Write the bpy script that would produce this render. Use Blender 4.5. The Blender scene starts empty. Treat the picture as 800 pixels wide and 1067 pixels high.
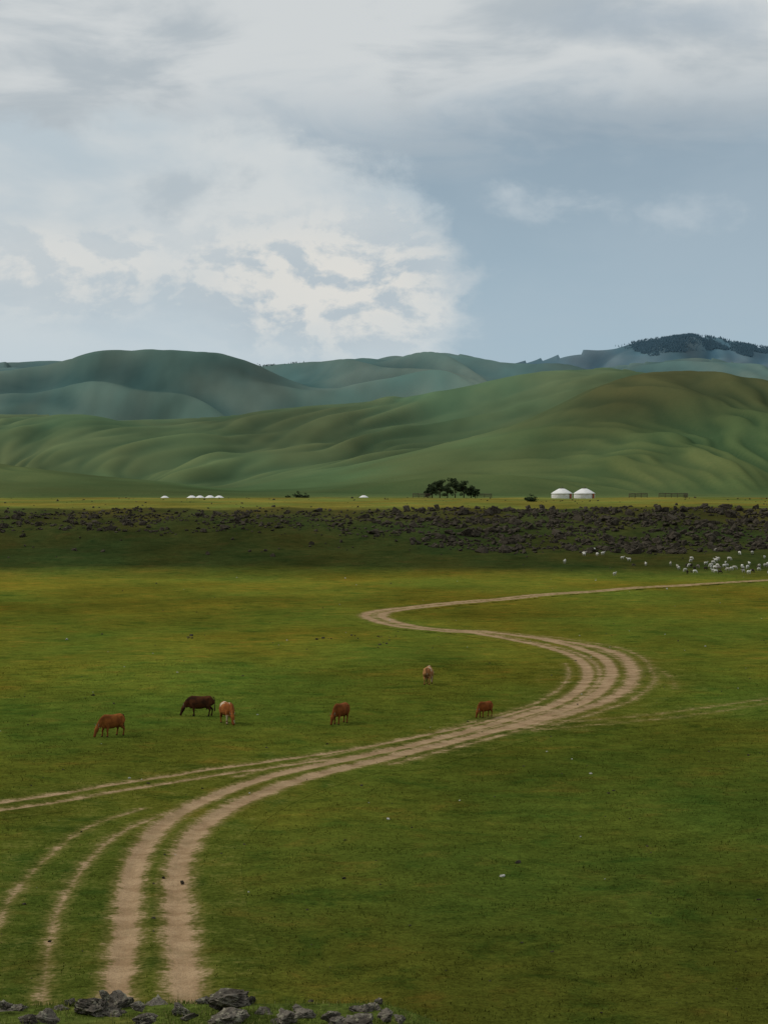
import bpy, bmesh, math, random
import numpy as np
from mathutils import Vector, Matrix
random.seed(7); rng=np.random.default_rng(11)
scene=bpy.context.scene
scene.view_settings.view_transform='Standard'
try: scene.view_settings.look='None'
except Exception: pass
scene.view_settings.exposure=0

# ------------------------------------------------------------------ noise
_perm=rng.permutation(256); _perm=np.concatenate([_perm,_perm,_perm])
_ga=rng.uniform(0,2*np.pi,256); _gx=np.cos(_ga); _gy=np.sin(_ga)
def perlin(x,y):
    x=np.asarray(x,float); y=np.asarray(y,float)
    xi=np.floor(x).astype(int); yi=np.floor(y).astype(int)
    xf=x-xi; yf=y-yi; xi&=255; yi&=255
    u=xf*xf*xf*(xf*(xf*6-15)+10); v=yf*yf*yf*(yf*(yf*6-15)+10)
    def g(ix,iy,fx,fy):
        h=_perm[_perm[ix&255]+(iy&255)]
        return _gx[h]*fx+_gy[h]*fy
    a=g(xi,yi,xf,yf); b=g(xi+1,yi,xf-1,yf); c=g(xi,yi+1,xf,yf-1); d=g(xi+1,yi+1,xf-1,yf-1)
    return ((a*(1-u)+b*u)*(1-v)+(c*(1-u)+d*u)*v)*1.4
def fbm(x,y,o=4,gain=.5):
    s=0;a=1
    for i in range(o):
        s=s+a*perlin(x*2**i+17.3*i,y*2**i-9.1*i); a*=gain
    return s
def sst(a,b,x):
    t=np.clip((x-a)/(b-a),0,1); return t*t*(3-2*t)

# ------------------------------------------------------------------ terrain
F=2075.0; EYE=15.0; P=math.atan(28.5/F)
_py=np.arange(-50,4000,1.0)
_pz=np.interp(_py,[0,322,350,385,408,432,500,600,760,1000,1300,4000],[0,0,.9,3.2,7.0,9.7,10.6,11.05,9.6,7.2,7.0,7.0])
_k=np.exp(-np.linspace(-2.5,2.5,13)**2); _k/=_k.sum()
_pz=np.convolve(np.pad(_pz,6,mode='edge'),_k,mode='valid')

LAYERS=[ # distance, front width, crest points in image pixels, gully strength
 (2500,1150,[(-700,512),(-200,514),(150,512),(230,507),(300,497),(380,483),(450,466),(520,450),(570,430),(620,405),(660,393),(690,389),(740,390),(800,402),(900,432),(1100,455),(1500,440)],.12),
 (1900,700,[(-900,470),(-300,440),(-100,466),(0,483),(90,494),(180,503),(260,512),(500,513),(900,512),(1100,490),(1500,470)],.15),
 (3900,1650,[(-600,400),(-200,425),(-60,436),(0,432),(60,432),(120,439),(200,437),(300,427),(400,417),(480,408),(530,393),(580,386),(640,387),(700,397),(800,412),(900,402),(1200,380),(1600,420)],.17),
 (7200,2400,[(-600,380),(-200,400),(-60,405),(0,393),(60,384),(110,372),(170,367),(210,374),(270,380),(330,385),(400,382),(450,377),(500,384),(540,391),(620,390),(700,379),(760,383),(830,390),(1000,400),(1500,370)],.27),
 (10500,2600,[(-600,420),(300,400),(450,392),(500,384),(550,376),(600,367),(650,361),(690,352),(730,349),(760,357),(800,366),(860,372),(1000,360),(1500,390)],.18),
]
def height(x,y):
    x=np.asarray(x,float); y=np.asarray(y,float)
    r=np.hypot(x,y); bear=np.arctan2(x,y)
    wy=y+7*perlin(x/70.0,y/300.0+3)+3*perlin(x/22.0,y/90.0+8)
    wy=np.where(y>250,wy,y)
    z=np.interp(wy,_py,_pz)
    und=.20*perlin(x/38.0,y/60.0)+.13*perlin(x/13.0+5,y/21.0)+.035*perlin(x/4.+5,y/5.0)
    z=z+und*sst(45,70,y)*(1-sst(900,1400,y))
    z=z+ (.5*perlin(x/14.0,y/16.0)+.25*perlin(x/5.0,y/6.0))*sst(365,395,y)*(1-sst(430,460,y))
    crest=11.765-.225*sst(-.1,.7,x)+.015*perlin(x*1.3,y*1.3)
    kn=np.where(y<12.4,np.interp(y,[0,8,10.5,12.4],[13.35,12.2,11.86,11.765])+(crest-11.765)*sst(6,11,y),crest-.55*(y-12.4)-.02*(y-12.4)**2)
    z=np.where(y<45,np.maximum(kn,0),z)
    far=r>700
    if np.any(far):
        rx=r[far]; bx=bear[far]; X=x[far]; Y=y[far]; px=bx*F+400
        out=z[far].copy()
        for i,(rk,wf,pts,gs) in enumerate(LAYERS):
            ax=[p[0] for p in pts]; ay=[p[1] for p in pts]
            e=np.interp(px,ax,ay)
            for o in (-18,-9,9,18): e=e+np.interp(px+o,ax,ay)
            e=e/5
            wide=sst(500,1200,np.abs(px-400)); 
            e=(505-e)*(1+wide*.4*perlin(bx*5+i*7,bx*0+i))/F
            rr=rk*(1+.07*perlin(bx*7+i*3.1,bx*0+i*5.)+.02*perlin(bx*21+i*3.1,bx*0+i*5.))
            zc=15+rr*e
            t=(rx-(rr-wf))/wf
            tt=np.clip(t,0,1)
            s=np.where(t<1, .42*tt+.58*tt*tt*(3-2*tt), np.exp(-((t-1)*1.6*wf/1600)**2))
            lam=rk*.075
            q=X+.55*(Y-rr)*np.sin(bx*9+i*2+1)+.30*lam*perlin(X/lam/1.6,Y/lam/2)
            rid=perlin(q/lam+i*11,Y/(lam*3.)+i)
            q2=q+.2*lam*perlin(X/lam*1.2,Y/lam)
            n2_=perlin(q2/(lam*.42)+i*5,Y/(lam*1.5)+i)
            rid2=np.sqrt(n2_*n2_+.012)*1.5-.35
            n3_=perlin(q2/(lam*.17)+i*5,Y/(lam*.7)+i)
            g=np.where(t<1,(tt*(1-tt)*4)**.8,.3*np.exp(-((t-1)*2)**2))
            gul=(zc-7)*g*(gs*1.6*rid+gs*.55*rid2+gs*.12*n3_)
            small=(zc-7)*.012*fbm(X/(lam*.5),Y/(lam*.5),4)*np.clip(s*2,0,1)
            zk=7+(zc-7)*s+gul+small
            zk=np.where(t>-.05,zk,-50)
            k=5.+rk*.0015
            hh=np.clip(.5+.5*(zk-out)/k,0,1)
            out=np.where(zk<-20,out,out*(1-hh)+zk*hh+k*hh*(1-hh)*.5)
        z=z.copy(); z[far]=out
    return z

def ground_colour(x,y,z,convex=None):
    r=np.hypot(x,y); bear=np.arctan2(x,y)*F+400
    rr=np.where(y<700,np.maximum(y,r*.9),r)
    rr=rr+ sst(90,200,rr)*(1-sst(300,420,rr))*(10*perlin(x/40.,y/40.))
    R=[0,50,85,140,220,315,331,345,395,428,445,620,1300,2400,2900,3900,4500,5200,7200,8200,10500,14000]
    C=[(.095,.105,.02),(.057,.074,.0115),(.063,.081,.0115),(.080,.098,.0125),(.106,.116,.0145),(.120,.124,.016),(.077,.086,.014),(.033,.043,.011),(.036,.046,.013),(.056,.060,.018),(.140,.142,.028),(.160,.160,.036),(.093,.118,.043),(.090,.112,.049),(.093,.119,.056),(.098,.130,.070),(.102,.135,.092),(.102,.140,.112),(.102,.145,.135),(.10,.143,.148),(.100,.145,.172),(.10,.14,.18)]  # dark entries at the scarp foot are a painted cloud shadow
    C=np.array(C); col=np.stack([np.interp(rr,R,C[:,i]) for i in range(3)],-1)  # bluing with distance paints haze into the ground colour
    n=fbm(x/40.,y/70.,3); n2=fbm(x/9.+4,y/14.,3)
    nn=np.where(r<1000,n*.28+n2*.18,0)
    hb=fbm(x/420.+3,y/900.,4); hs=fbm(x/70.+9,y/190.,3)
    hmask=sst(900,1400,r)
    col=col*(1+nn+hmask*(.38*np.clip(hb,-1,1)+.12*hs*(1-.5*sst(5000,8000,r))))[...,None]  # hb varies hill vegetation tone and paints in cloud shadow
    dry=np.clip(.5+.9*fbm(x/22.+40,y/38.+8,4),0,1)*(r<1000)
    col[...,0]*=1+.34*(dry-.4); col[...,2]*=1-.1*(dry-.4)
    hd=np.clip(.5+.9*fbm(x/230.+3,y/600.+5,4),0,1)
    col[...,0]*=1+.26*(hd-.4)*hmask; col[...,1]*=1+.04*(hd-.4)*hmask
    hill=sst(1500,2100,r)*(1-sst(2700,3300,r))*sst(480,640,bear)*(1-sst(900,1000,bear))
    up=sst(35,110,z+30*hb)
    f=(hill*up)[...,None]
    col=col*(1-f)+col*np.array([.68,.58,.60])*f  # darker brownish upper right hill: cloud shade painted into the tint
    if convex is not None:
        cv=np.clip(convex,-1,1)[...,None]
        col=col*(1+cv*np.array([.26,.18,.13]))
    return np.clip(col,.004,.9)

def mesh_from(name,verts,faces,mat=None,smooth=True):
    me=bpy.data.meshes.new(name)
    verts=np.asarray(verts,np.float32); faces=np.asarray(faces,np.int32)
    n=faces.shape[1]
    me.vertices.add(len(verts)); me.vertices.foreach_set('co',verts.ravel())
    me.loops.add(faces.size); me.loops.foreach_set('vertex_index',faces.ravel())
    me.polygons.add(len(faces))
    me.polygons.foreach_set('loop_start',np.arange(0,faces.size,n,dtype=np.int32))
    me.polygons.foreach_set('loop_total',np.full(len(faces),n,np.int32))
    me.polygons.foreach_set('use_smooth',np.full(len(faces),smooth))
    me.update(calc_edges=True); me.validate()
    ob=bpy.data.objects.new(name,me); scene.collection.objects.link(ob)
    if mat: me.materials.append(mat)
    return ob
def add_attr(ob,name,data,kind='FLOAT'):
    a=ob.data.attributes.new(name,kind,'POINT')
    if kind=='FLOAT_COLOR':
        d=np.ones((len(data),4),np.float32); d[:,:3]=data; a.data.foreach_set('color',d.ravel())
    else: a.data.foreach_set('value',np.asarray(data,np.float32).ravel())

# ------------------------------------------------------------------ node helper
class NT:
    def __init__(s,tree): s.t=tree; s.n=tree.nodes; s.l=tree.links
    def node(s,typ,ins=None,**kw):
        nd=s.n.new(typ)
        for k,v in kw.items(): setattr(nd,k,v)
        for k,v in (ins or {}).items():
            if isinstance(v,bpy.types.NodeSocket): s.l.new(v,nd.inputs[k])
            else: nd.inputs[k].default_value=v
        return nd
    def m(s,op,a,b=0.0,c=0.0,clamp=False):
        return s.node('ShaderNodeMath',{0:a,1:b,2:c},operation=op,use_clamp=clamp).outputs[0]
    def noise(s,vec,scale,detail=4,rough=.55,dist=0.0):
        return s.node('ShaderNodeTexNoise',{'Vector':vec,'Scale':scale,'Detail':detail,'Roughness':rough,'Distortion':dist}).outputs[0]
    def mix(s,f,a,b,blend='MIX'):
        nd=s.n.new('ShaderNodeMix'); nd.data_type='RGBA'; nd.blend_type=blend; nd.clamp_factor=True
        for i,v in ((0,f),(6,a),(7,b)):
            if isinstance(v,bpy.types.NodeSocket): s.l.new(v,nd.inputs[i])
            else: nd.inputs[i].default_value=v if i==0 else (*v,1)
        return nd.outputs[2]
    def ss(s,x,a,b):
        nd=s.node('ShaderNodeMapRange',{0:x,1:a,2:b,3:0.0,4:1.0},interpolation_type='SMOOTHSTEP'); return nd.outputs[0]
    def lin(s,x,a,b,c,d):
        return s.node('ShaderNodeMapRange',{0:x,1:a,2:b,3:c,4:d}).outputs[0]
def newmat(name,rough=.9,spec=.15):
    m=bpy.data.materials.new(name); m.use_nodes=True; t=NT(m.node_tree)
    b=m.node_tree.nodes['Principled BSDF']; b.inputs['Roughness'].default_value=rough
    b.inputs['Specular IOR Level'].default_value=spec
    return m,t,b
def simple(name,c1,c2,scale=5.,rough=.9,bump=.3,bd=.02,coords='Object',spec=.1):
    m,t,b=newmat(name,rough,spec)
    tc=t.node('ShaderNodeTexCoord').outputs[coords]
    n=t.noise(tc,scale,5,.6); f=t.ss(n,.35,.65)
    t.l.new(t.mix(f,c1,c2),b.inputs['Base Color'])
    bn=t.node('ShaderNodeBump',{'Strength':bump,'Distance':bd,'Height':t.noise(tc,scale*4,4,.65)})
    t.l.new(bn.outputs[0],b.inputs['Normal'])
    return m

def ground_mat(name,track=False):
    m,t,b=newmat(name,1.0,0.0)
    pos=t.node('ShaderNodeNewGeometry').outputs['Position']
    col=t.node('ShaderNodeAttribute',attribute_name='tint').outputs['Color']
    near=t.node('ShaderNodeAttribute',attribute_name='near').outputs['Fac']
    nB=t.noise(pos,.7,4,.65); nC=t.noise(pos,4.5,3,.7); nD=t.noise(pos,19.,1,.6)
    v=t.m('ADD',t.lin(nB,.3,.7,-.26,.26),t.m('ADD',t.lin(nC,.3,.7,-.34,.34),t.lin(nD,.3,.7,-.28,.28)))
    v=t.m('MULTIPLY',v,near)
    v=t.m('ADD',v,1.0)
    vec=t.node('ShaderNodeCombineXYZ',{0:v,1:v,2:v}).outputs[0]
    c=t.mix(1.0,col,vec,'MULTIPLY')
    pt=t.noise(pos,.27,5,.7,.4)
    dry=t.m('MULTIPLY',t.ss(pt,.53,.70),.8); dry=t.m('MULTIPLY',dry,near)
    c=t.mix(dry,c,t.mix(1.0,c,(1.55,1.10,1.25),'MULTIPLY'))
    lush=t.m('MULTIPLY',t.ss(pt,.49,.33),.9); lush=t.m('MULTIPLY',lush,near)
    c=t.mix(lush,c,t.mix(1.0,c,(.56,.74,.75),'MULTIPLY'))
    h=t.m('ADD',t.m('MULTIPLY',nB,.30),t.m('ADD',t.m('MULTIPLY',nC,.16),t.m('MULTIPLY',nD,.06)))
    if track:
        d=t.node('ShaderNodeAttribute',attribute_name='dirt').outputs['Fac']
        e=t.m('ADD',d,t.m('ADD',t.lin(nC,.3,.7,-.22,.22),t.lin(nB,.3,.7,-.22,.22)))
        mk=t.ss(e,.30,.72)
        worn=t.m('MULTIPLY',t.ss(e,.0,.45),.50)
        dirt=t.mix(t.ss(nB,.35,.65),(.29,.19,.105),(.42,.29,.17))
        dirt=t.mix(t.m('MULTIPLY',t.ss(nD,.42,.68),.5),dirt,(.20,.13,.075))
        dirt=t.mix(t.m('MULTIPLY',t.ss(pt,.48,.66),.35),dirt,(.18,.14,.07))
        c=t.mix(worn,c,(.18,.14,.045)); c=t.mix(t.m('MULTIPLY',mk,.94),c,dirt)
    t.l.new(c,b.inputs['Base Color'])
    bn=t.node('ShaderNodeBump',{'Strength':t.m('MULTIPLY',near,.9),'Distance':.35,'Height':h})
    t.l.new(bn.outputs[0],b.inputs['Normal'])
    return m
mat_ground=ground_mat('grassland'); mat_track=ground_mat('track_dirt',True)

# ------------------------------------------------------------------ image pixel coordinates -> point on the terrain
_T=np.concatenate([np.geomspace(8,700,2600)])
def pixel_to_ground(px,py):
    d=np.array([(px-400)/F,math.cos(P)+math.sin(P)*(533.5-py)/F,-math.sin(P)+math.cos(P)*(533.5-py)/F])
    X=d[0]*_T; Y=d[1]*_T; Z=EYE+d[2]*_T
    H=height(X,Y); k=np.where((Z<H)&(Y>45))[0]
    if len(k)==0: i=len(_T)-1
    else: i=k[0]
    if i>0:
        a=Z[i-1]-H[i-1]; b=Z[i]-H[i]; f=0 if a==b else np.clip(a/(a-b),0,1)
        return np.array([X[i-1]+(X[i]-X[i-1])*f,Y[i-1]+(Y[i]-Y[i-1])*f])
    return np.array([X[i],Y[i]])
def catmull(pts,step=.8):
    pts=np.array(pts); P0=np.vstack([2*pts[0]-pts[1],pts,2*pts[-1]-pts[-2]]); out=[]
    for i in range(1,len(P0)-2):
        a,b,c,d=P0[i-1:i+3]; n=max(2,int(np.linalg.norm(c-b)/step))
        t=np.linspace(0,1,n,endpoint=False)[:,None]
        L=np.linalg.norm(c-b)
        m1=(c-a)/(np.linalg.norm(c-a)+1e-6)*L; m2=(d-b)/(np.linalg.norm(d-b)+1e-6)*L
        out.append((2*t**3-3*t**2+1)*b+(t**3-2*t**2+t)*m1+(-2*t**3+3*t**2)*c+(t**3-t**2)*m2)
    out.append(P0[-2][None]); return np.vstack(out)
def path(pp): return catmull([pixel_to_ground(*p) for p in pp])
def offset(c,o):
    tg=np.gradient(c,axis=0); tg/=np.linalg.norm(tg,axis=1)[:,None]+1e-9
    return c+np.stack([tg[:,1],-tg[:,0]],1)*o
RUTS=[]
A=path([(112,1075),(121,1036),(129,990),(134,940),(141,900),(160,868),(195,842),(240,822),(290,806),(340,795),(400,782),(460,768),(520,752),(570,737),(600,721),(612,705),(607,691),(588,680),(560,672),(520,664),(485,658)])
B=path([(198,1075),(195,1036),(189,990),(184,940),(187,900),(203,868),(233,845),(272,826),(322,809),(382,794),(440,780),(500,765),(560,748),(605,732),(630,715),(637,700),(628,686),(602,675),(568,667),(528,661),(485,657)])
Cc=path([(530,759),(590,743),(635,728),(657,712),(658,698),(648,684),(625,675),(590,669),(550,663)])
U=path([(500,659),(465,657),(432,654),(406,649),(390,643),(392,639),(410,635.5),(440,632),(480,628),(540,622.5),(600,617.5),(680,611.5),(740,608),(800,604.5),(880,600.5)])
D1=path([(-80,847),(0,836),(100,820),(200,804),(280,793),(350,783),(430,768),(500,753),(560,736)])
E=path([(-40,1030),(-8,975),(15,930),(55,888),(95,860),(150,842)])
Fp=path([(44,1045),(50,995),(62,945),(90,900),(125,868),(170,848)])
G=path([(545,756),(640,748),(720,739),(800,728),(900,714)])
G2=path([(650,690),(690,700),(705,718)])
RUTS+= [(A,.42,1.0),(B,.46,1.0),(Cc,.60,.80),(offset(U,.95),.56,.97),(offset(U,-.95),.56,.97),(U,.9,.45),
        (D1,.34,.64),(offset(D1,1.7),.34,.60),(E,.27,.42),(Fp,.29,.46),(G,.5,.36),(offset(G,1.9),.5,.32),(G2,.4,.28),(offset(B,1.3)[len(B)//3:],.45,.46),(offset(A,.95)[int(len(A)*.5):],.5,.50),
        (offset(A,-1.5)[int(len(A)*.3):int(len(A)*.75)],.35,.42),(offset(Cc,1.6),.45,.40)]
def dirt_field(X,Y,rows_r,th,reach=3.0):
    M=np.zeros(X.shape); Dm=np.full(X.shape,99.)
    for pl,w,I in RUTS:
        Dl=np.full(X.shape,99.)
        for i in range(len(pl)-1):
            a,b=pl[i],pl[i+1]
            ra,rb=np.hypot(*a),np.hypot(*b); lo=min(ra,rb)-reach; hi=max(ra,rb)+reach
            i0,i1=np.searchsorted(rows_r,[lo,hi])
            ta,tb=math.atan2(*a),math.atan2(*b); dt=reach/max(min(ra,rb),1)
            j0,j1=np.searchsorted(th,[min(ta,tb)-dt,max(ta,tb)+dt])
            if i1<=i0 or j1<=j0: continue
            xs=X[i0:i1,j0:j1]; ys=Y[i0:i1,j0:j1]; ab=b-a; L=ab@ab+1e-9
            t=np.clip(((xs-a[0])*ab[0]+(ys-a[1])*ab[1])/L,0,1)
            d=np.hypot(xs-a[0]-t*ab[0],ys-a[1]-t*ab[1])
            Dl[i0:i1,j0:j1]=np.minimum(Dl[i0:i1,j0:j1],d)
        M=np.maximum(M,I*np.where(Dl<w,1.12-.62*Dl/w,np.clip(.5-.38*(Dl-w)/w,0,1))) ; Dm=np.minimum(Dm,Dl)
    return M,Dm

# ------------------------------------------------------------------ terrain sheet
deg=math.pi/180
th=np.concatenate([np.arange(-180,-30,3.),np.arange(-30,-13,.25),np.arange(-13,13,.055),np.arange(13,30,.25),np.arange(30,180.1,3.)])*deg
rv=1/np.arange(1/322.,1/46.,(1/46.-1/322.)/300)[::-1]
rows=np.concatenate([np.geomspace(.5,9,16),np.arange(9.3,15,.14),np.arange(15,46,1.2),rv[rv>46.5],np.arange(323,450,.9),np.arange(452,700,4.),np.geomspace(705,1300,36),np.geomspace(1310,13500,420),np.geomspace(14000,40000,12)])
rows=np.unique(rows)
R_,T_=np.meshgrid(rows,th,indexing='ij')
X=R_*np.sin(T_); Y=R_*np.cos(T_); Z=height(X,Y)
_,Dm=dirt_field(X,Y,rows,th)
Zt=Z-(.22-.12*sst(160,220,R_))*(1-sst(.9,1.9,Dm))
def blur(a,n,ax):
    c=np.cumsum(np.insert(np.pad(a,[(n,n) if i==ax else (0,0) for i in range(2)],mode='edge'),0,0,axis=ax),axis=ax)
    w=2*n+1
    return (np.take(c,range(w,c.shape[ax]),axis=ax)-np.take(c,range(0,c.shape[ax]-w),axis=ax))/w
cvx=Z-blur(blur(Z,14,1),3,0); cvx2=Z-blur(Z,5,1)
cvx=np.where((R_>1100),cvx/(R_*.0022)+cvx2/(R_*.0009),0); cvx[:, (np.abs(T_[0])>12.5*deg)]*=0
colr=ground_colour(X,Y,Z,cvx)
nr,nc=X.shape
idx=np.arange(nr*nc).reshape(nr,nc)
a=idx[:-1,:-1].ravel(); b=idx[:-1,1:].ravel(); c=idx[1:,1:].ravel(); d=idx[1:,:-1].ravel()
faces=np.stack([a,d,c,b],1)
verts=np.stack([X,Y,Zt],-1).reshape(-1,3)
ground=mesh_from('ground',verts,faces,mat_ground)
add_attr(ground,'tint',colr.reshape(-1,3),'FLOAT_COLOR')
nearv=(1-.6*sst(200,700,R_)); nearv=nearv*(1-.8*sst(1200,3000,R_))
add_attr(ground,'near',nearv.ravel())
print('ground verts',len(verts))

rt=1/np.arange(1/345.,1/50.,(1/50.-1/345.)/900)[::-1]; tht=np.arange(-12.8,12.8,.022)*deg
R2,T2=np.meshgrid(rt,tht,indexing='ij'); X2=R2*np.sin(T2); Y2=R2*np.cos(T2)
M2,D2=dirt_field(X2,Y2,rt,tht)
keep=D2<2.5
nr,nc=X2.shape; idx=np.arange(nr*nc).reshape(nr,nc)
fk=keep[:-1,:-1]&keep[1:,:-1]&keep[1:,1:]&keep[:-1,1:]
fc=np.stack([idx[:-1,:-1][fk],idx[1:,:-1][fk],idx[1:,1:][fk],idx[:-1,1:][fk]],1)
used=np.unique(fc); remap=np.full(nr*nc,-1); remap[used]=np.arange(len(used)); fc=remap[fc]
xs=X2.ravel()[used]; ys=Y2.ravel()[used]; ms=M2.ravel()[used]; ds=D2.ravel()[used]
zs=height(xs,ys)+.012-.09*np.clip(ms,0,1)*(1-sst(120,190,ys))
dt=mesh_from('dirt_track',np.stack([xs,ys,zs],1),fc,mat_track)
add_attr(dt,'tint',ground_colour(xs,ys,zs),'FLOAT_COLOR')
rr_=np.hypot(xs,ys); add_attr(dt,'near',1-.6*sst(200,700,rr_)); add_attr(dt,'dirt',ms)
print('track verts',len(xs))

# ------------------------------------------------------------------ rocks
def hull_template(n,sd,flat=.75):
    r=np.random.default_rng(sd); p=r.normal(size=(n,3)); p/=np.linalg.norm(p,axis=1)[:,None]; p*=r.uniform(.75,1.1,(n,1)); p[:,2]*=flat
    bm=bmesh.new(); [bm.verts.new(q) for q in p]; 
    bmesh.ops.convex_hull(bm,input=bm.verts)
    bmesh.ops.delete(bm,geom=[v for v in bm.verts if not v.link_faces],context='VERTS')
    bmesh.ops.triangulate(bm,faces=bm.faces); bm.verts.index_update()
    v=np.array([q.co[:] for q in bm.verts]); f=np.array([[w.index for w in q.verts] for q in bm.faces]); bm.free(); return v,f
TEM=[hull_template(15,i) for i in range(24)]
def scatter(name,xy,size,mat,sink=.25,templates=TEM,smooth=False,tilt=True,zs=None,yaw=None):
    V=[];Fc=[];o=0;RN=[]
    zz=height(xy[:,0],xy[:,1]) if zs is None else zs
    for i,(x,y) in enumerate(xy):
        v,f=templates[rng.integers(len(templates))]
        an=rng.uniform(0,6.283) if yaw is None else yaw[i]; ca,sa=math.cos(an),math.sin(an)
        s=size[i]; sc=s*(rng.uniform(.75,1.25,3) if tilt else np.ones(3))
        w=v*sc; w=np.stack([w[:,0]*ca-w[:,1]*sa,w[:,0]*sa+w[:,1]*ca,w[:,2]],1)
        w+= (x,y,zz[i]+s*sink)
        V.append(w);Fc.append(f+o);o+=len(v);RN.append(np.full(len(v),rng.random()))
    ob=mesh_from(name,np.vstack(V),np.vstack(Fc),mat,smooth); add_attr(ob,'rnd',np.concatenate(RN)); return ob
def rock_mat(name,dark,light,lich,scale=2.,lf=.3,pw=2.5):
    m,t,b=newmat(name,.97,.03)
    pos=t.node('ShaderNodeNewGeometry').outputs['Position']
    rn=t.node('ShaderNodeAttribute',attribute_name='rnd').outputs['Fac']
    n=t.noise(pos,scale,5,.65)
    c=t.mix(t.ss(n,.35,.7),dark,light); c=t.mix(t.m('MULTIPLY',t.m('POWER',rn,pw),.8),c,light)
    c=t.mix(t.m('MULTIPLY',t.ss(t.noise(pos,scale*3.1,4,.7),.53,.62),lf),c,lich)
    c=t.mix(t.m('MULTIPLY',t.ss(t.noise(pos,scale*9,3,.7),.48,.7),.7),c,dark)
    t.l.new(c,b.inputs['Base Color'])
    h=t.m('ADD',t.noise(pos,scale*4,5,.7),t.m('MULTIPLY',t.noise(pos,scale*25,3,.6),.25))
    t.l.new(t.node('ShaderNodeBump',{'Strength':.9,'Distance':.14/scale,'Height':h}).outputs[0],b.inputs['Normal'])
    return m
mat_rock=rock_mat('basalt',(.022,.018,.013),(.075,.063,.046),(.14,.13,.085),1.2,.4)
N=50000
x=rng.uniform(-230,230,N); y=rng.uniform(366,446,N)
px=np.arctan2(x,y)*F+400
side=sst(330,520,px+30*perlin(x/15,y/15))
lo=394-24*side+6*perlin(x/20,x*0+4); hi=430+4*side+4*perlin(x/16,x*0+9)
wyy=y+7*perlin(x/70.0,y/300.0+3)
band=sst(0,9,wyy-lo)*(1-sst(-4,4,wyy-hi))
cl=np.clip(.50+.9*fbm(x/9.,y/7.,3),0,1)
dens=band*np.clip(cl*1.4,0,1)*(.62+.25*side)+.012
k=rng.random(N)<dens
xy=np.stack([x,y],1)[k]; sz=np.clip(rng.lognormal(-1.2,.55,len(xy)),.12,1.3)*(.85+.3*side[k])
scatter('scarp_boulders',xy,sz,mat_rock)
print('boulders',len(xy))
N=1500
x=rng.uniform(-200,200,N); y=rng.uniform(330,600,N); px=np.arctan2(x,y)*F+400
k=rng.random(N)<np.where(y<380,.25+.5*sst(420,650,px),.6)*np.clip(.5+.9*perlin(x/30,y/30),0,1)
xy=np.stack([x,y],1)[k]; scatter('loose_stones',xy,np.clip(rng.lognormal(-1.7,.5,len(xy)),.08,.6),mat_rock)
pts=[]
for _ in range(420):
    q=pixel_to_ground(rng.uniform(-60,860),505+95/(rng.uniform(.17,1.)))
    pts.append(q)
for cx,cy,n,w,h in ((385,664,16,45,3),(197,665,5,6,2),(395,672,5,8,3),(330,666,5,12,2),(540,902,2,3,3),(575,992,1,1,1)):
    for _ in range(n): pts.append(pixel_to_ground(cx+rng.normal()*w*.5,cy+rng.normal()*h*.5))
pts=np.array(pts); sz=np.clip(rng.lognormal(-2.95,.45,len(pts)),.025,.16); sz[-34:]*=1.9
scatter('pasture_stones',pts,sz,mat_rock,sink=.1)
mat_bleach=rock_mat('bleached_limestone',(.25,.24,.21),(.55,.54,.49),(.62,.60,.54),3.,.3)
pts=np.array([pixel_to_ground(rng.uniform(-40,840),505+95/(rng.uniform(.22,1.))) for _ in range(70)])
scatter('pale_stones',pts,np.clip(rng.lognormal(-2.9,.4,len(pts)),.03,.15)*(.7+pts[:,1]/300),mat_bleach,sink=.1)

# foreground boulders on the knoll edge
from mathutils import noise as mn
mat_fr=rock_mat('lichened_rock',(.045,.038,.030),(.20,.175,.14),(.36,.34,.24),5.5,.65,1.5)
def boulder(name,px,py,w,h,sd):
    dist=12.2+.15*math.sin(sd*3.3)-(.5 if py>1050 else 0)
    x=(px-400)/F*dist; y=dist
    r=np.random.default_rng(sd+50)
    p=r.normal(size=(16,3)); p/=np.linalg.norm(p,axis=1)[:,None]; p*=r.uniform(.78,1.1,(16,1))
    bm=bmesh.new(); [bm.verts.new(q) for q in p]; bmesh.ops.convex_hull(bm,input=bm.verts)
    bmesh.ops.delete(bm,geom=[v for v in bm.verts if not v.link_faces],context='VERTS')
    bmesh.ops.triangulate(bm,faces=bm.faces)
    bmesh.ops.subdivide_edges(bm,edges=bm.edges,cuts=6,use_grid_fill=True)
    bmesh.ops.triangulate(bm,faces=bm.faces)
    a=w/2*dist/F*1.12; c=h*.72*dist/F; b_=a*r.uniform(.7,1.0)
    for v in bm.verts:
        q=v.co.copy(); n=mn.fractal(q*1.8+Vector((sd,0,0)),1,2,5); n2=mn.fractal(q*7+Vector((0,sd,0)),.8,2,4)
        cr=abs(mn.noise(q*2.3+Vector((sd*2,3,1))))
        q*=1+.22*n+.075*n2-(.24*(1-cr*9) if cr<.11 else 0)
        v.co=Vector((q.x*a,q.y*b_,q.z*c))
    zmax=max(v.co.z for v in bm.verts)
    me=bpy.data.meshes.new(name); bm.to_mesh(me); bm.free()
    for pl in me.polygons: pl.use_smooth=False
    ob=bpy.data.objects.new(name,me); scene.collection.objects.link(ob)
    ztop=EYE-math.tan(P+math.atan((py-533.5)/F))*y
    ob.location=(x,y,ztop-zmax); ob.rotation_euler=(r.uniform(-.05,.05),r.uniform(-.05,.05),r.uniform(-.4,.4))
    me.materials.append(mat_fr)
    me.attributes.new('rnd','FLOAT','POINT').data.foreach_set('value',np.full(len(me.vertices),r.random(),np.float32))
    return ob
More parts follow.
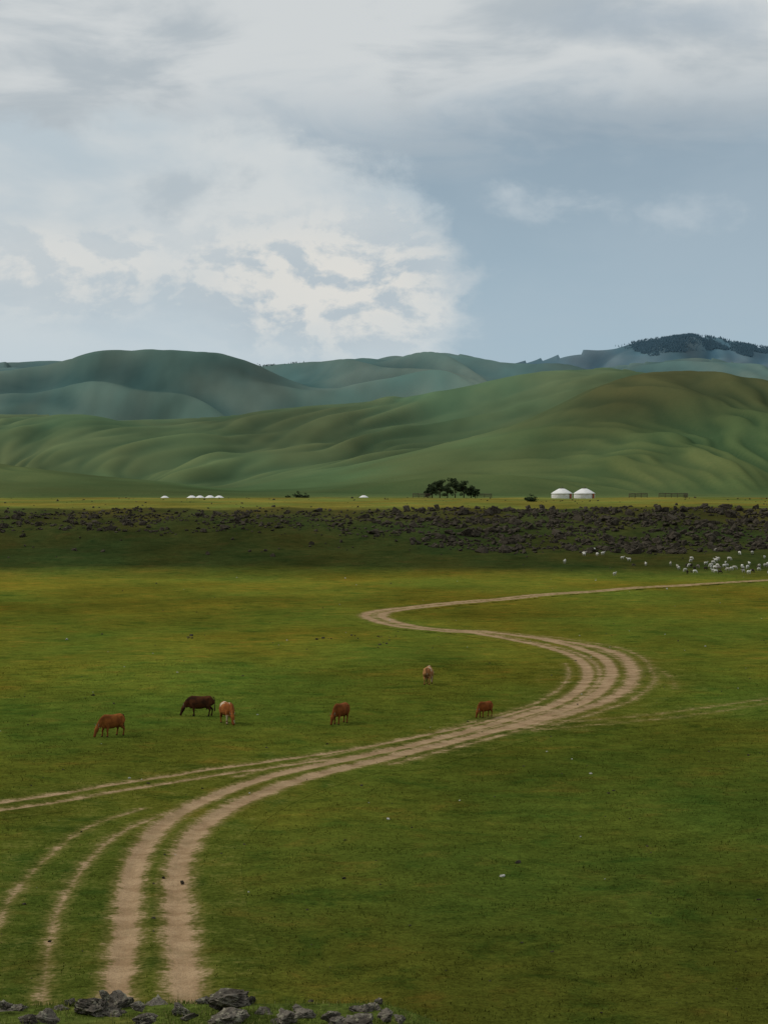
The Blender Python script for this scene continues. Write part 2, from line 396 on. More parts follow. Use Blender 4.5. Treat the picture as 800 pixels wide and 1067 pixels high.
FR=[(14,1046,38,18),(50,1051,26,12),(62,1047,20,12),(95,1038,48,18),(124,1033,34,22),(112,1049,40,16),(82,1048,22,12),(143,1043,16,10),(165,1038,34,18),(186,1044,22,12),(212,1038,20,12),(240,1031,44,20),(256,1044,26,16),(226,1041,16,12),(238,1052,46,16),(275,1050,20,10),(298,1051,24,12),(318,1051,26,12),(345,1053,22,10),(352,1059,28,12),(378,1046,40,16),(389,1045,22,14),(374,1057,38,14),(402,1051,20,12),(416,1057,14,8),(30,1057,24,10),(150,1056,26,10),(290,1060,18,7),(200,1055,20,9),(72,1040,14,8),(107,1031,12,8),(260,1037,14,8),(310,1046,12,6),(395,1040,10,6),(4,1042,16,8),(-20,1044,40,16),(-60,1050,50,18)]
for i,(a_,b_,w_,h_) in enumerate(FR): boulder('foreground_rock',a_,b_,w_,h_,i)

# ------------------------------------------------------------------ grass blades
def blades(name,xy,hgt,wid,mat,tint=None,seg=True):
    n=len(xy); z=height(xy[:,0],xy[:,1]); an=rng.uniform(0,6.283,n); ln=rng.normal(0,.35,(n,2))*hgt[:,None]
    dx=np.cos(an)*wid/2; dy=np.sin(an)*wid/2
    b0=np.stack([xy[:,0]-dx,xy[:,1]-dy,z-.01],1); b1=np.stack([xy[:,0]+dx,xy[:,1]+dy,z-.01],1)
    tp=np.stack([xy[:,0]+ln[:,0],xy[:,1]+ln[:,1],z+hgt],1)
    if seg:
        m0=np.stack([xy[:,0]-dx*.7+ln[:,0]*.35,xy[:,1]-dy*.7+ln[:,1]*.35,z+hgt*.55],1); m1=m0+np.stack([dx*1.4,dy*1.4,0*dx],1)
        V=np.stack([b0,b1,m1,m0,tp],1).reshape(-1,3); i=np.arange(n)*5
        f=np.concatenate([np.stack([i,i+1,i+2],1),np.stack([i,i+2,i+3],1),np.stack([i+3,i+2,i+4],1)]); k_=5
    else:
        V=np.stack([b0,b1,tp],1).reshape(-1,3); i=np.arange(n)*3; f=np.stack([i,i+1,i+2],1); k_=3
    ob=mesh_from(name,V,f,mat); add_attr(ob,'rnd',np.repeat(rng.random(n),k_))
    if tint is not None: add_attr(ob,'tint',np.repeat(tint,k_,axis=0),'FLOAT_COLOR')
    return ob
m,t,b=newmat('grass_blade',.9,.05)
rn=t.node('ShaderNodeAttribute',attribute_name='rnd').outputs['Fac']
cr=t.node('ShaderNodeValToRGB',{0:rn}); e=cr.color_ramp.elements
e[0].position=0;e[0].color=(.08,.115,.018,1);e[1].position=1;e[1].color=(.28,.25,.09,1); q=e.new(.7); q.color=(.13,.16,.028,1)
t.l.new(cr.outputs[0],b.inputs['Base Color']); mat_blade=m
n=60000; x=rng.uniform(-4.5,2.5,n); y=rng.uniform(10.8,13.0,n)
k=rng.random(n)<np.clip(.45+1.2*fbm(x*1.4,y*1.4,2),.10,1); xy=np.stack([x,y],1)[k]
hg=np.clip(rng.lognormal(-3.75,.45,len(xy)),.010,.075)*(.55+.45*np.clip(.5+1.5*fbm(xy[:,0]*3,xy[:,1]*3,2),0,1.6))
blades('knoll_grass',xy,hg,rng.uniform(.003,.007,len(xy)),mat_blade)
m,t,b=newmat('pasture_blade',1.0,.0)
rn=t.node('ShaderNodeAttribute',attribute_name='rnd').outputs['Fac']; tc_=t.node('ShaderNodeAttribute',attribute_name='tint').outputs['Color']
sc_=t.lin(rn,0,1,.62,1.55); t.l.new(t.mix(1.0,tc_,t.node('ShaderNodeCombineXYZ',{0:t.m('MULTIPLY',sc_,1.08),1:sc_,2:sc_}).outputs[0],'MULTIPLY'),b.inputs['Base Color'])
n=230000; r_=np.sqrt(rng.uniform(50**2,170**2,n)); a_=rng.uniform(-13,13,n)*deg; x=r_*np.sin(a_); y=r_*np.cos(a_)
ii=np.clip(np.searchsorted(rt,r_),0,len(rt)-1); jj=np.clip(np.searchsorted(tht,a_),0,len(tht)-1); md_=M2[ii,jj]
k=(rng.random(n)<np.clip(.45+1.1*fbm(x/2.5,y/2.5,3),.08,1))&(md_<.12)
x,y=x[k],y[k]; xy=np.stack([x,y],1)
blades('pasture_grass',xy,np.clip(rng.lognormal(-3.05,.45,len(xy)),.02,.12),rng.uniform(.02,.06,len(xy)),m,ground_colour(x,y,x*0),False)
print('tussocks',len(xy))

# ------------------------------------------------------------------ lofted tubes
def loft(pts,seg=14,cap=True):
    pts=np.array(pts,float); c=pts[:,:3]; tg=np.gradient(c,axis=0); tg/=np.linalg.norm(tg,axis=1)[:,None]+1e-9
    V=[];Fc=[]
    for i in range(len(c)):
        t_=tg[i]
        s=np.array([0,1.,0])-t_*t_[1]
        if np.linalg.norm(s)<.35: s=np.array([1.,0,0])-t_*t_[0]
        s/=np.linalg.norm(s)
        u=np.cross(t_,s)
        a=np.arange(seg)*2*np.pi/seg
        V.append(c[i]+np.outer(np.cos(a),s)*pts[i,3]+np.outer(np.sin(a),u)*pts[i,4])
    n=len(c)
    for i in range(n-1):
        for j in range(seg):
            k=(j+1)%seg; Fc.append([i*seg+j,i*seg+k,(i+1)*seg+k,(i+1)*seg+j])
    V=np.vstack(V); f=[tuple(q) for q in Fc]
    if cap:
        f.append(tuple(range(seg))[::-1]); f.append(tuple((n-1)*seg+j for j in range(seg)))
    return V.tolist(),f
def join(parts):
    V=[];Fc=[]
    for v,f in parts:
        o=len(V); V+= [tuple(q) for q in v]; Fc+=[tuple(i+o for i in q) for q in f]
    return V,Fc
def mesh_obj(name,V,Fc,mat,smooth=True,parent=None):
    me=bpy.data.meshes.new(name); me.from_pydata([tuple(v) for v in V],[],Fc); me.update()
    bm=bmesh.new(); bm.from_mesh(me); bmesh.ops.recalc_face_normals(bm,faces=bm.faces); bm.to_mesh(me); bm.free()
    for p in me.polygons: p.use_smooth=smooth
    me.materials.append(mat); ob=bpy.data.objects.new(name,me); scene.collection.objects.link(ob)
    if parent: ob.parent=parent
    return ob

def cow_mat(name,base,dark,patch,pa):
    m,t,b=newmat(name,.85,.04)
    o=t.node('ShaderNodeTexCoord').outputs['Object']; sp=t.node('ShaderNodeSeparateXYZ',{0:o})
    n=t.noise(o,2.2,4,.55); fine=t.noise(o,30.,3,.6)
    c=t.mix(t.ss(n,.35,.65),base,dark)
    c=t.mix(t.m('MULTIPLY',t.ss(fine,.4,.7),.3),c,dark)
    low=t.lin(sp.outputs['Z'],.75,.2,0.,.7); c=t.mix(low,c,dark)
    c=t.mix(t.m('MULTIPLY',t.ss(t.noise(o,1.7,3,.5,.3),.60-pa,.63-pa),1.0 if pa>0 else 0.0),c,patch)
    c=t.mix(t.ss(sp.outputs['Z'],.075,.05),c,(.02,.017,.015))
    t.l.new(c,b.inputs['Base Color'])
    t.l.new(t.node('ShaderNodeBump',{'Strength':.3,'Distance':.01,'Height':fine}).outputs[0],b.inputs['Normal'])
    return m
mat_horn=simple('horn',(.35,.30,.22),(.18,.15,.11),12.)
mat_hide=simple('ear_hide',(.18,.070,.022),(.10,.04,.015),12.)
mat_tuft=simple('tail_hair',(.04,.022,.014),(.07,.035,.02),20.)
def cow(px,py,yaw,scale,mat,sd,ear=None):
    """yaw: heading about z (0 = faces +x)"""
    r=np.random.default_rng(sd); st=r.uniform(-.13,.13,4)
    hx=r.uniform(-.10,.10)
    P_=[loft([(-.86,0,1.08,.10,.17),(-.82,0,1.05,.22,.27),(-.70,0,1.01,.275,.335),(-.5,0,.98,.30,.355),(-.25,0,.92,.355,.395),(0,0,.885,.385,.42),(.22,0,.895,.365,.43),(.42,0,.925,.305,.425),(.58,0,.965,.235,.385),(.70,0,.97,.165,.30),(.77,0,.96,.10,.19)],20)]
    P_.append(loft([(.46,0,1.07,.17,.31),(.66,0,1.03,.135,.26),(.84,hx*.3,.92,.108,.20),(.98,hx*.7,.77,.092,.155),(1.08,hx,.62,.085,.12),(1.10,hx,.57,.08,.10)],16))
    P_.append(loft([(1.03,hx,.68,.09,.065),(1.08,hx,.61,.125,.115),(1.13,hx,.50,.13,.14),(1.18,hx,.38,.105,.11),(1.235,hx,.25,.078,.084),(1.27,hx,.16,.080,.086),(1.295,hx,.09,.085,.080),(1.305,hx,.05,.055,.05)],14))
    for s in (1,-1):
        P_.append(loft([(-.38,s*.16,1.14,.05,.05),(-.48,s*.23,1.17,.075,.065),(-.60,s*.20,1.15,.06,.06)],10))
        P_.append(loft([(.50,s*.10,1.20,.06,.06),(.47,s*.17,1.02,.09,.12),(.52,s*.20,.80,.09,.10)],10))
        o=st[0 if s>0 else 1]
        P_.append(loft([(.46,s*.15,.94,.10,.18),(.47,s*.19,.74,.10,.14),(.46+o*.3,s*.185,.58,.078,.10),(.48+o*.7,s*.18,.41,.062,.068),(.485+o*.8,s*.18,.35,.060,.066),(.475+o*.9,s*.18,.27,.046,.050),(.47+o,s*.18,.14,.044,.048),(.475+o,s*.18,.10,.052,.056),(.50+o,s*.18,.045,.056,.063),(.515+o,s*.18,0,.066,.076)],12))
        o=st[2 if s>0 else 3]
        P_.append(loft([(-.58,s*.15,1.02,.14,.24),(-.56,s*.20,.84,.13,.235),(-.51+o*.2,s*.20,.67,.11,.17),(-.58+o*.5,s*.19,.54,.074,.10),(-.68+o*.8,s*.18,.45,.058,.074),(-.695+o*.9,s*.18,.40,.055,.066),(-.67+o,s*.18,.30,.044,.050),(-.65+o,s*.18,.16,.044,.048),(-.645+o,s*.18,.11,.052,.056),(-.62+o,s*.18,.045,.056,.063),(-.605+o,s*.18,0,.064,.074)],12))
    P_.append(loft([(-.34,0,.62,.07,.06),(-.42,0,.55,.14,.10),(-.50,0,.57,.13,.10),(-.56,0,.66,.06,.06)],12))
    P_.append(loft([(.46,0,.62,.08,.12),(.60,0,.64,.10,.16),(.74,0,.74,.07,.14),(.86,hx*.5,.66,.035,.10),(.95,hx*.7,.60,.03,.06)],12))
    V,Fc=join(P_)
    tmp=mesh_obj('tmp',V,Fc,mat)
    md=tmp.modifiers.new('r','REMESH'); md.mode='VOXEL'; md.voxel_size=.022; md.use_smooth_shade=True
    ms_=tmp.modifiers.new('s','SMOOTH'); ms_.factor=.6; ms_.iterations=4
    dg=bpy.context.evaluated_depsgraph_get(); me=bpy.data.meshes.new_from_object(tmp.evaluated_get(dg))
    bpy.data.objects.remove(tmp)
    e=bpy.data.objects.new('cow',None); scene.collection.objects.link(e); e.empty_display_size=.3
    bo=bpy.data.objects.new('body',me); scene.collection.objects.link(bo); bo.parent=e
    if not me.materials: me.materials.append(mat)
    for p in me.polygons: p.use_smooth=True
    ears=[];horns=[]
    for s in (1,-1):
        ears.append(loft([(1.07,hx+s*.10,.62,.02,.012),(1.06,hx+s*.16,.625,.05,.02),(1.055,hx+s*.23,.615,.055,.02),(1.06,hx+s*.29,.59,.012,.008)],8))
        horns.append(loft([(1.07,hx+s*.07,.67,.024,.024),(1.08,hx+s*.14,.73,.021,.021),(1.10,hx+s*.18,.80,.014,.014),(1.13,hx+s*.175,.86,.004,.004)],8))
    mesh_obj('ears',*join(ears),ear or mat_hide,parent=e); mesh_obj('horns',*join(horns),mat_horn,parent=e)
    sw=r.uniform(-.08,.08)
    mesh_obj('tail',*loft([(-.80,0,1.26,.035,.035),(-.89,0,1.21,.035,.035),(-.93,sw*.4,1.03,.028,.028),(-.93,sw*.8,.75,.024,.024),(-.925,sw,.58,.028,.028),(-.93,sw,.48,.05,.05),(-.935,sw,.36,.04,.04),(-.935,sw,.28,.008,.008)],8),mat_tuft,parent=e)
    g=pixel_to_ground(px,py); z=float(height(np.array([g[0]]),np.array([g[1]]))[0])
    e.location=(g[0],g[1],z-.005); e.rotation_euler=(0,0,yaw); e.scale=(scale,)*3
    return e
chest=cow_mat('cow_chestnut',(.27,.092,.022),(.14,.045,.013),(.3,.2,.12),-1)
darkc=cow_mat('cow_dark_brown',(.085,.030,.012),(.028,.013,.008),(.3,.2,.1),-1)
pied=cow_mat('cow_pied',(.30,.105,.026),(.16,.05,.014),(.50,.40,.28),.03)
pale=cow_mat('cow_pale',(.42,.22,.09),(.26,.11,.04),(.54,.43,.30),.04)
red=cow_mat('cow_red',(.22,.068,.018),(.12,.038,.011),(.3,.2,.12),-1)
cow(117,767,math.radians(180+46),.98,chest,1)
cow(209,746,math.radians(180+5),.98,darkc,2,mat_tuft)
cow(237,754,math.radians(-65),1.02,pied,3)
cow(355,754,math.radians(-118),.97,red,4)
cow(446,713,math.radians(80),1.0,pale,5)
cow(505,747,math.radians(180+48),.76,red,6)

# ------------------------------------------------------------------ sheep flock
def sheep_template(sd,graze):
    r=np.random.default_rng(sd); P_=[loft([(-.44,0,.60,.06,.08),(-.40,0,.58,.17,.19),(-.2,0,.56,.23,.24),(.05,0,.56,.24,.245),(.28,0,.58,.20,.22),(.40,0,.60,.11,.14)],10)]
    if graze: P_.append(loft([(.34,0,.62,.10,.12),(.50,0,.44,.08,.09),(.58,0,.26,.07,.075),(.63,0,.12,.055,.055),(.66,0,.06,.03,.03)],8))
    else: P_.append(loft([(.32,0,.64,.10,.12),(.46,0,.78,.085,.09),(.54,0,.84,.07,.08),(.66,0,.78,.05,.055),(.72,0,.74,.03,.03)],8))
    for s in (1,-1):
        P_.append(loft([(.27,s*.11,.48,.05,.06),(.27+r.uniform(-.05,.05),s*.11,.25,.028,.03),(.27,s*.11,0,.03,.03)],6))
        P_.append(loft([(-.30,s*.11,.50,.07,.09),(-.33,s*.11,.28,.028,.035),(-.30+r.uniform(-.05,.05),s*.11,0,.03,.03)],6))
        hx_,hz=(.52,.40) if graze else (.50,.84)
        P_.append(loft([(hx_,s*.05,hz,.02,.02),(hx_,s*.12,hz-.01,.02,.03),(hx_,s*.16,hz-.03,.005,.01)],5))
    V,Fc=join(P_); tri=[]
    for f in Fc:
        for k_ in range(1,len(f)-1): tri.append((f[0],f[k_],f[k_+1]))
    return np.array(V),np.array(tri)
ST=[sheep_template(i,i%3!=0) for i in range(6)]
m,t,b=newmat('fleece',.95,.05); rn=t.node('ShaderNodeAttribute',attribute_name='rnd').outputs['Fac']
cr=t.node('ShaderNodeValToRGB',{0:rn}); e=cr.color_ramp.elements; e[0].position=0; e[0].color=(.03,.025,.02,1); e[1].position=1; e[1].color=(.68,.66,.60,1)
q=e.new(.16); q.color=(.05,.035,.03,1); q=e.new(.20); q.color=(.40,.37,.31,1)
t.l.new(cr.outputs[0],b.inputs['Base Color'])
t.l.new(t.node('ShaderNodeBump',{'Strength':.6,'Distance':.04,'Height':t.noise(t.node('ShaderNodeTexCoord').outputs['Object'],14.,3,.6)}).outputs[0],b.inputs['Normal'])
sp=[]
for _ in range(46): sp.append(pixel_to_ground(rng.uniform(700,860),rng.uniform(591,598.5)))
for _ in range(14): sp.append(pixel_to_ground(rng.uniform(665,800),rng.uniform(584,595)))
for _ in range(5): sp.append(pixel_to_ground(rng.normal(617,7),rng.uniform(573,580)))
for _ in range(9): sp.append(pixel_to_ground(rng.uniform(580,800),rng.uniform(574,590)))
for q in ((640,600),(648,583),(655,585)): sp.append(pixel_to_ground(*q))
sp=np.array(sp); scatter('sheep_flock',sp,rng.uniform(.66,.90,len(sp)),m,sink=0,templates=ST,smooth=True,tilt=False)

# ------------------------------------------------------------------ yurts
felt=simple('white_felt',(.80,.79,.76),(.68,.67,.64),1.5,.9,.3,.03)
wood_r=simple('painted_door',(.35,.10,.04),(.25,.07,.03),4.); wood=simple('weathered_wood',(.12,.09,.065),(.06,.045,.035),6.); metal=simple('stove_pipe',(.05,.05,.05),(.10,.09,.08),8.)
rope=simple('rope',(.35,.30,.22),(.25,.2,.15),10.)
def yurt(x,y,s=1.,yaw=0.):
    z=float(height(np.array([x]),np.array([y]))[0])
    e=bpy.data.objects.new('yurt',None); scene.collection.objects.link(e); e.location=(x,y,z-.05); e.rotation_euler=(0,0,yaw); e.scale=(s,)*3
    def lathe(name,prof,mat,seg=32):
        V=[];Fc=[]
        for i,(r_,zz) in enumerate(prof):
            for j in range(seg):
                a_=j*2*math.pi/seg; V.append((r_*math.cos(a_),r_*math.sin(a_),zz))
        for i in range(len(prof)-1):
            for j in range(seg):
                k_=(j+1)%seg; Fc.append((i*seg+j,i*seg+k_,(i+1)*seg+k_,(i+1)*seg+j))
        Fc.append(tuple((len(prof)-1)*seg+j for j in range(seg)))
        return mesh_obj(name,V,Fc,mat,True,e)
    lathe('wall',[(3.02,0),(3.05,.8),(3.0,1.45),(3.08,1.5)],felt)
    lathe('roof',[(3.16,1.42),(3.12,1.52),(2.6,1.86),(1.8,2.36),(1.0,2.78),(.68,2.90)],felt)
    lathe('crown',[(.70,2.87),(.70,2.98),(.5,3.06),(.15,3.10)],wood,20)
    for zz in (.45,1.0): lathe('belt',[(3.065,zz),(3.085,zz+.02),(3.085,zz+.06),(3.06,zz+.08)],rope)
    def box(name,c,d,mat):
        V=[(c[0]+sx*d[0]/2,c[1]+sy*d[1]/2,c[2]+sz_*d[2]/2) for sx in(-1,1) for sy in(-1,1) for sz_ in(-1,1)]
        mesh_obj(name,V,[(0,1,3,2),(4,6,7,5),(0,4,5,1),(2,3,7,6),(0,2,6,4),(1,5,7,3)],mat,False,e)
    box('door_frame',(0,-3.03,.75),(1.05,.16,1.5),wood); box('door',(0,-3.12,.72),(.8,.05,1.3),wood_r)
    mesh_obj('chimney',*loft([(.3,0,2.8,.07,.07),(.3,0,3.2,.07,.07),(.3,0,3.6,.07,.07)],10),metal,parent=e)
def pos(px,dist): 
    b_=(px-400)/F; return b_*dist,dist
for px_,d_,s_,yw in ((585,585,1.0,.9),(608.5,592,1.02,.9)): yurt(*pos(px_,d_),s_,yw)
for px_,d_,s_ in ((172,900,.6),(200,1000,.85),(208.5,1010,.8),(219,1000,.85),(228.5,1010,.8),(379,900,.7)):
    yurt(*pos(px_,d_),s_,.4)

def fence(pts,name='wooden_fence'):
    e=bpy.data.objects.new(name,None); scene.collection.objects.link(e)
    posts=[];rails=[]; hs=lambda x,y: float(height(np.array([x]),np.array([y]))[0])
    for a_,b_ in zip(pts[:-1],pts[1:]):
        a_=np.array(a_);b_=np.array(b_); n_=max(1,int(np.linalg.norm(b_-a_)/1.6))
        for i in range(n_+1):
            q_=a_+(b_-a_)*i/n_; z_=hs(*q_); posts.append(loft([(q_[0],q_[1],z_-.2,.09,.09),(q_[0],q_[1],z_+.7,.08,.08),(q_[0]+rng.normal()*.03,q_[1],z_+1.35,.06,.06)],6))
            if i<n_:
                q2=a_+(b_-a_)*(i+1)/n_; z2=hs(*q2)
                for hh in (.35,.7,1.05,1.25): rails.append(loft([(q_[0],q_[1]-.1,z_+hh,.06,.08),(*((q_+q2)/2-[0,.1]),(z_+z2)/2+hh+rng.normal()*.03,.06,.08),(q2[0],q2[1]-.1,z2+hh,.06,.08)],6))
    mesh_obj('posts',*join(posts),wood,True,e); mesh_obj('rails',*join(rails),wood,True,e)
fence([pos(686,598),pos(712,598),pos(716,606)]); fence([pos(655,602),pos(674,602)]); fence([pos(430,600),pos(448,599)])
fence([pos(497,604),pos(512,603)])

# ------------------------------------------------------------------ trees
m,t,b=newmat('leaves',.85,.08); rn=t.node('ShaderNodeAttribute',attribute_name='rnd').outputs['Fac']
cr=t.node('ShaderNodeValToRGB',{0:rn}); e=cr.color_ramp.elements; e[0].color=(.018,.030,.014,1); e[1].color=(.068,.092,.038,1)
t.l.new(cr.outputs[0],b.inputs['Base Color']); mat_leaf=m
bark=simple('bark',(.09,.07,.05),(.04,.03,.022),6.)
def tree(name,x,y,H,W,sd,nl=2300,shrub=False):
    r=np.random.default_rng(sd); z=float(height(np.array([x]),np.array([y]))[0])
    e=bpy.data.objects.new(name,None); scene.collection.objects.link(e); e.location=(x,y,z)
    br=[];cl=[]
    if not shrub: br.append(loft([(0,0,-.2,.20,.20),(.05,0,H*.2,.15,.15),(r.normal()*.2,r.normal()*.1,H*.5,.09,.09),(r.normal()*.3,r.normal()*.2,H*.85,.03,.03)],8))
    for i in range(13):
        a_=i*2.4+r.uniform(-.3,.3); h0=H*(r.uniform(.12,.6) if not shrub else 0.02); L=W*.5*r.uniform(.4,1.0); h1=min(H*.93,h0+H*r.uniform(.08,.45))
        ex,ey=L*math.cos(a_),L*math.sin(a_)
        br.append(loft([(0,0,h0,.06,.06),(ex*.5,ey*.5,(h0+h1)/2+.1,.04,.04),(ex,ey,h1,.015,.015)],6))
        cl.append((ex,ey,h1,r.uniform(.14,.24)*W)); cl.append((ex*.55,ey*.55,(h0+h1)/2+H*.1,r.uniform(.12,.20)*W))
    cl.append((0,0,H*.85,.17*W)); cl.append((.1*W,0,H*.6,.2*W)); cl.append((-.2*W,-.1*W,H*.22,.18*W))
    mesh_obj('branches',*join(br),bark,True,e)
    cl=np.array(cl); k_=r.integers(len(cl),size=nl); c_=cl[k_]
    d_=r.normal(size=(nl,3)); d_/=np.linalg.norm(d_,axis=1)[:,None]; d_*=r.uniform(.3,1,(nl,1))**.5; d_[:,2]*=.75
    p=c_[:,:3]+d_*c_[:,3:4]; p[:,2]=np.clip(p[:,2],.1,H)
    u=r.normal(size=(nl,3)); u/=np.linalg.norm(u,axis=1)[:,None]; w=np.cross(u,r.normal(size=(nl,3))); w/=np.linalg.norm(w,axis=1)[:,None]
    s_=r.uniform(.10,.22,(nl,1))
    V=np.stack([p-u*s_,p+w*s_*.6,p+u*s_,p-w*s_*.6],1).reshape(-1,3); i=np.arange(nl)*4
    ob=mesh_from('foliage',V,np.stack([i,i+1,i+2,i+3],1),mat_leaf,False); ob.parent=e
    add_attr(ob,'rnd',np.repeat(np.clip(.25+.5*d_[:,2]+r.uniform(-.2,.35,nl)+ .25*(k_%3-1),0,1),4))
for i,(px_,d_,H,W) in enumerate(((450,604,4.6,3.6),(458,606,5.7,4.0),(466,602,4.4,3.8),(474,607,6.1,4.2),(483,603,5.2,3.8),(490.5,605,4.2,3.2),(495,603,2.6,2.4),(445.5,601,2.6,2.4))):
    tree('deciduous_tree',*pos(px_,d_),H,W,i+3)
tree('shrub',*pos(311,600),2.0,3.2,31,700,True); tree('shrub',*pos(318,603),1.5,2.6,32,500,True)
tree('shrub',*pos(553,505),2.1,3.2,33,1000,True); tree('shrub',*pos(300,608),.9,1.6,34,250,True)

def cone_t():
    V=[];Fc=[]
    for k_,(z0,z1,r_) in enumerate(((.12,.6,.26),(.35,.82,.19),(.6,1.,.12))):
        o=len(V)
        for j in range(6): V.append((r_*math.cos(j*1.047),r_*math.sin(j*1.047),z0))
        V.append((0,0,z1))
        for j in range(6): Fc.append((o+j,o+(j+1)%6,o+6))
    return np.array(V),np.array(Fc)
CT=[cone_t()]
def conifer_mat(nm,c1,c2):
    mf,t,b=newmat(nm,1.,.0)
    rn=t.node('ShaderNodeAttribute',attribute_name='rnd').outputs['Fac']
    t.l.new(t.mix(rn,c1,c2),b.inputs['Base Color']); return mf
mf=conifer_mat('far_conifer_needles',(.065,.125,.165),(.090,.150,.19)); mf2=conifer_mat('ridge_conifer_needles',(.055,.095,.09),(.07,.11,.10))  # far needles blued and lightened: haze painted into their colour
n=80000; bx=rng.uniform(600,880,n); rr=rng.uniform(9300,10800,n); an=(bx-400)/F; x=rr*np.sin(an); y=rr*np.cos(an)
zz=height(x,y); el=505-(zz-15)/rr*F
lim=np.interp(bx,[600,640,680,720,760,800,880],[361,365,369,367,368,374,380])
k=(el<lim+7*fbm(x/250.,y/500.,3))&(rng.random(n)<np.clip(.7+1.2*fbm(x/130.,y/380.,3),0.04,1)); k&=bx>628
xy=np.stack([x,y],1)[k]; print('forest',len(xy))
scatter('conifer_forest',xy,rng.uniform(8,13,len(xy)),mf,sink=-.05,templates=CT,tilt=False,zs=zz[k])
n=5000; bx=rng.uniform(265,330,n); rr=rng.uniform(6700,7400,n); an=(bx-400)/F; x=rr*np.sin(an); y=rr*np.cos(an); zz=height(x,y); el=505-(zz-15)/rr*F
k=(el<383.5)&(rng.random(n)<.25*np.clip(.3+2*perlin(x/60,y/200),0,1))
if k.sum()>3: scatter('ridge_conifers',np.stack([x,y],1)[k],rng.uniform(4,7,k.sum()),mf2,sink=0,templates=CT,tilt=False,zs=zz[k])

# ------------------------------------------------------------------ sun + sky
SUN_EL=math.radians(42); SUN_AZ=math.radians(-80)
sd=Vector((math.sin(SUN_AZ)*math.cos(SUN_EL),math.cos(SUN_AZ)*math.cos(SUN_EL),math.sin(SUN_EL)))
L=bpy.data.lights.new('sun','SUN'); L.energy=1.6; L.angle=math.radians(10); L.color=(1,.94,.86)
lo_=bpy.data.objects.new('sun',L); scene.collection.objects.link(lo_); lo_.rotation_euler=sd.to_track_quat('Z','Y').to_euler(); lo_.location=(0,0,60)
w=bpy.data.worlds.new('World'); scene.world=w; w.use_nodes=True; t=NT(w.node_tree); w.node_tree.nodes.clear()
sky=t.node('ShaderNodeTexSky',sky_type='NISHITA',sun_disc=False,sun_elevation=SUN_EL,sun_rotation=SUN_AZ)
dr=t.node('ShaderNodeTexCoord').outputs['Generated']; sx=t.node('ShaderNodeSeparateXYZ',{0:dr})
az=t.m('MULTIPLY_ADD',t.m('ARCTAN2',sx.outputs[0],sx.outputs[1]),20.75,4.0)
el=t.m('MULTIPLY_ADD',t.m('ARCSINE',sx.outputs[2]),-20.75,5.05)
def scl(v,off=(0,0,0)): return t.node('ShaderNodeMapping',{0:dr,1:off,3:v}).outputs[0]
nL=t.noise(scl((1,1,2.0)),7.,6,.55,.3)
nM=t.noise(scl((1,1,1.6),(3,1,2)),22.,7,.6,.2)
nS=t.noise(scl((1,1,3.2),(1,5,0)),9.,6,.55,.5)
nM2=t.noise(scl((1,1,1.6),(3.0-.006,1,2.0-.010)),22.,7,.6,.2)
emb=t.m('SUBTRACT',nM,nM2)
c0=t.m('SUBTRACT',nL,.5); cM=t.m('SUBTRACT',nM,.5)
K=10.
def col(r,g,b_): 
    f=lambda c:((c/255+.055)/1.055)**2.4*K
    return (f(r),f(g),f(b_))
def blob(cx,cy,rx,ry,k=.9,lo=1.1,hi=.1):
    a_=t.m('DIVIDE',t.m('SUBTRACT',az,cx),rx); b_=t.m('DIVIDE',t.m('SUBTRACT',el,cy),ry)
    d_=t.m('SQRT',t.m('ADD',t.m('MULTIPLY',a_,a_),t.m('MULTIPLY',b_,b_)))
    d_=t.m('ADD',d_,t.m('MULTIPLY',cM,3.*k)); return t.ss(d_,lo,hi)
ex=t.m('DIVIDE',t.m('SUBTRACT',az,1.55),3.25); ey=t.m('DIVIDE',t.m('SUBTRACT',el,3.25),2.0)
q=t.m('SQRT',t.m('ADD',t.m('MULTIPLY',ex,ex),t.m('MULTIPLY',ey,ey)))
q=t.m('ADD',q,t.m('ADD',t.m('MULTIPLY',c0,.45),t.m('MULTIPLY',cM,.50)))
M1=t.ss(q,1.08,.90)
ev=t.m('ADD',el,t.m('MULTIPLY',t.m('SUBTRACT',nS,.5),2.0)); ev=t.m('ADD',ev,t.m('MULTIPLY',az,.05)); M2_=t.ss(ev,2.1,1.0)
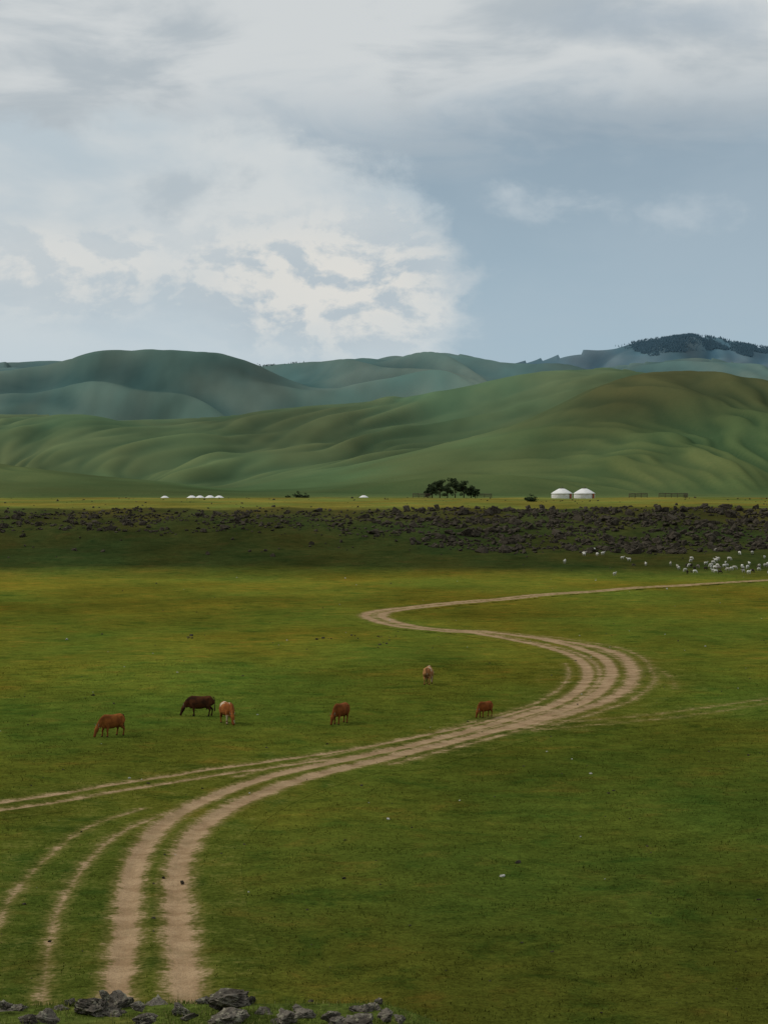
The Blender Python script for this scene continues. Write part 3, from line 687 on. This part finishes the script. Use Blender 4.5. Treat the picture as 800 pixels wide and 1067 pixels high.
base=t.mix(t.ss(el,1.4,4.2),col(146,165,179),col(164,187,202))
base=t.mix(t.m('MULTIPLY',t.ss(nL,.35,.65),.35),base,col(172,187,198))
base=t.mix(.08,base,sky.outputs[0])
veil=t.mix(t.ss(nS,.32,.56),col(178,187,193),col(209,213,214))
c=t.mix(t.m('MULTIPLY',M2_,.94),base,veil)
cum=t.mix(t.ss(nL,.32,.58),col(184,197,205),col(208,213,214))
cum=t.mix(t.m('MULTIPLY',t.ss(el,2.7,4.0),.7),cum,col(188,204,213))
c=t.mix(t.m('MULTIPLY',M1,.96),c,cum)
relief=t.lin(emb,-.05,.05,0.,1.)
pf=t.mix(relief,col(178,190,198),col(222,220,214))
hl=blob(3.5,2.95,1.75,.85,.30,1.25,.2)
c=t.mix(t.m('MULTIPLY',t.m('MULTIPLY',hl,M1),.85),c,pf)
hl2=blob(.9,2.9,1.9,.7,.5); c=t.mix(t.m('MULTIPLY',hl2,.45),c,pf)
c=t.mix(t.m('MULTIPLY',blob(1.95,1.98,.75,.30,1.1),.6),c,col(168,181,190))
c=t.mix(t.m('MULTIPLY',blob(5.6,2.15,.50,.22,1.5,1.1,-.3),.75),c,col(188,199,206))
c=t.mix(t.m('MULTIPLY',blob(6.9,2.25,.70,.20,1.5,1.1,-.3),.7),c,col(184,196,204))
c=t.mix(t.m('MULTIPLY',blob(7.0,.35,1.5,.3,.6),.6),c,col(164,178,190))
c=t.mix(t.m('MULTIPLY',blob(6.4,1.35,2.2,.35,.6),.4),c,col(146,162,175))
bg=t.node('ShaderNodeBackground',{0:c,1:.1}); out=t.node('ShaderNodeOutputWorld'); t.l.new(bg.outputs[0],out.inputs[0])

cam=bpy.data.cameras.new('camera'); co=bpy.data.objects.new('camera',cam); scene.collection.objects.link(co)
cam.sensor_fit='VERTICAL'; cam.sensor_height=36; cam.lens=36*F/1067; cam.clip_end=60000; cam.clip_start=.1
co.location=(0,0,EYE); co.rotation_euler=(math.pi/2-P,0,0); scene.camera=co
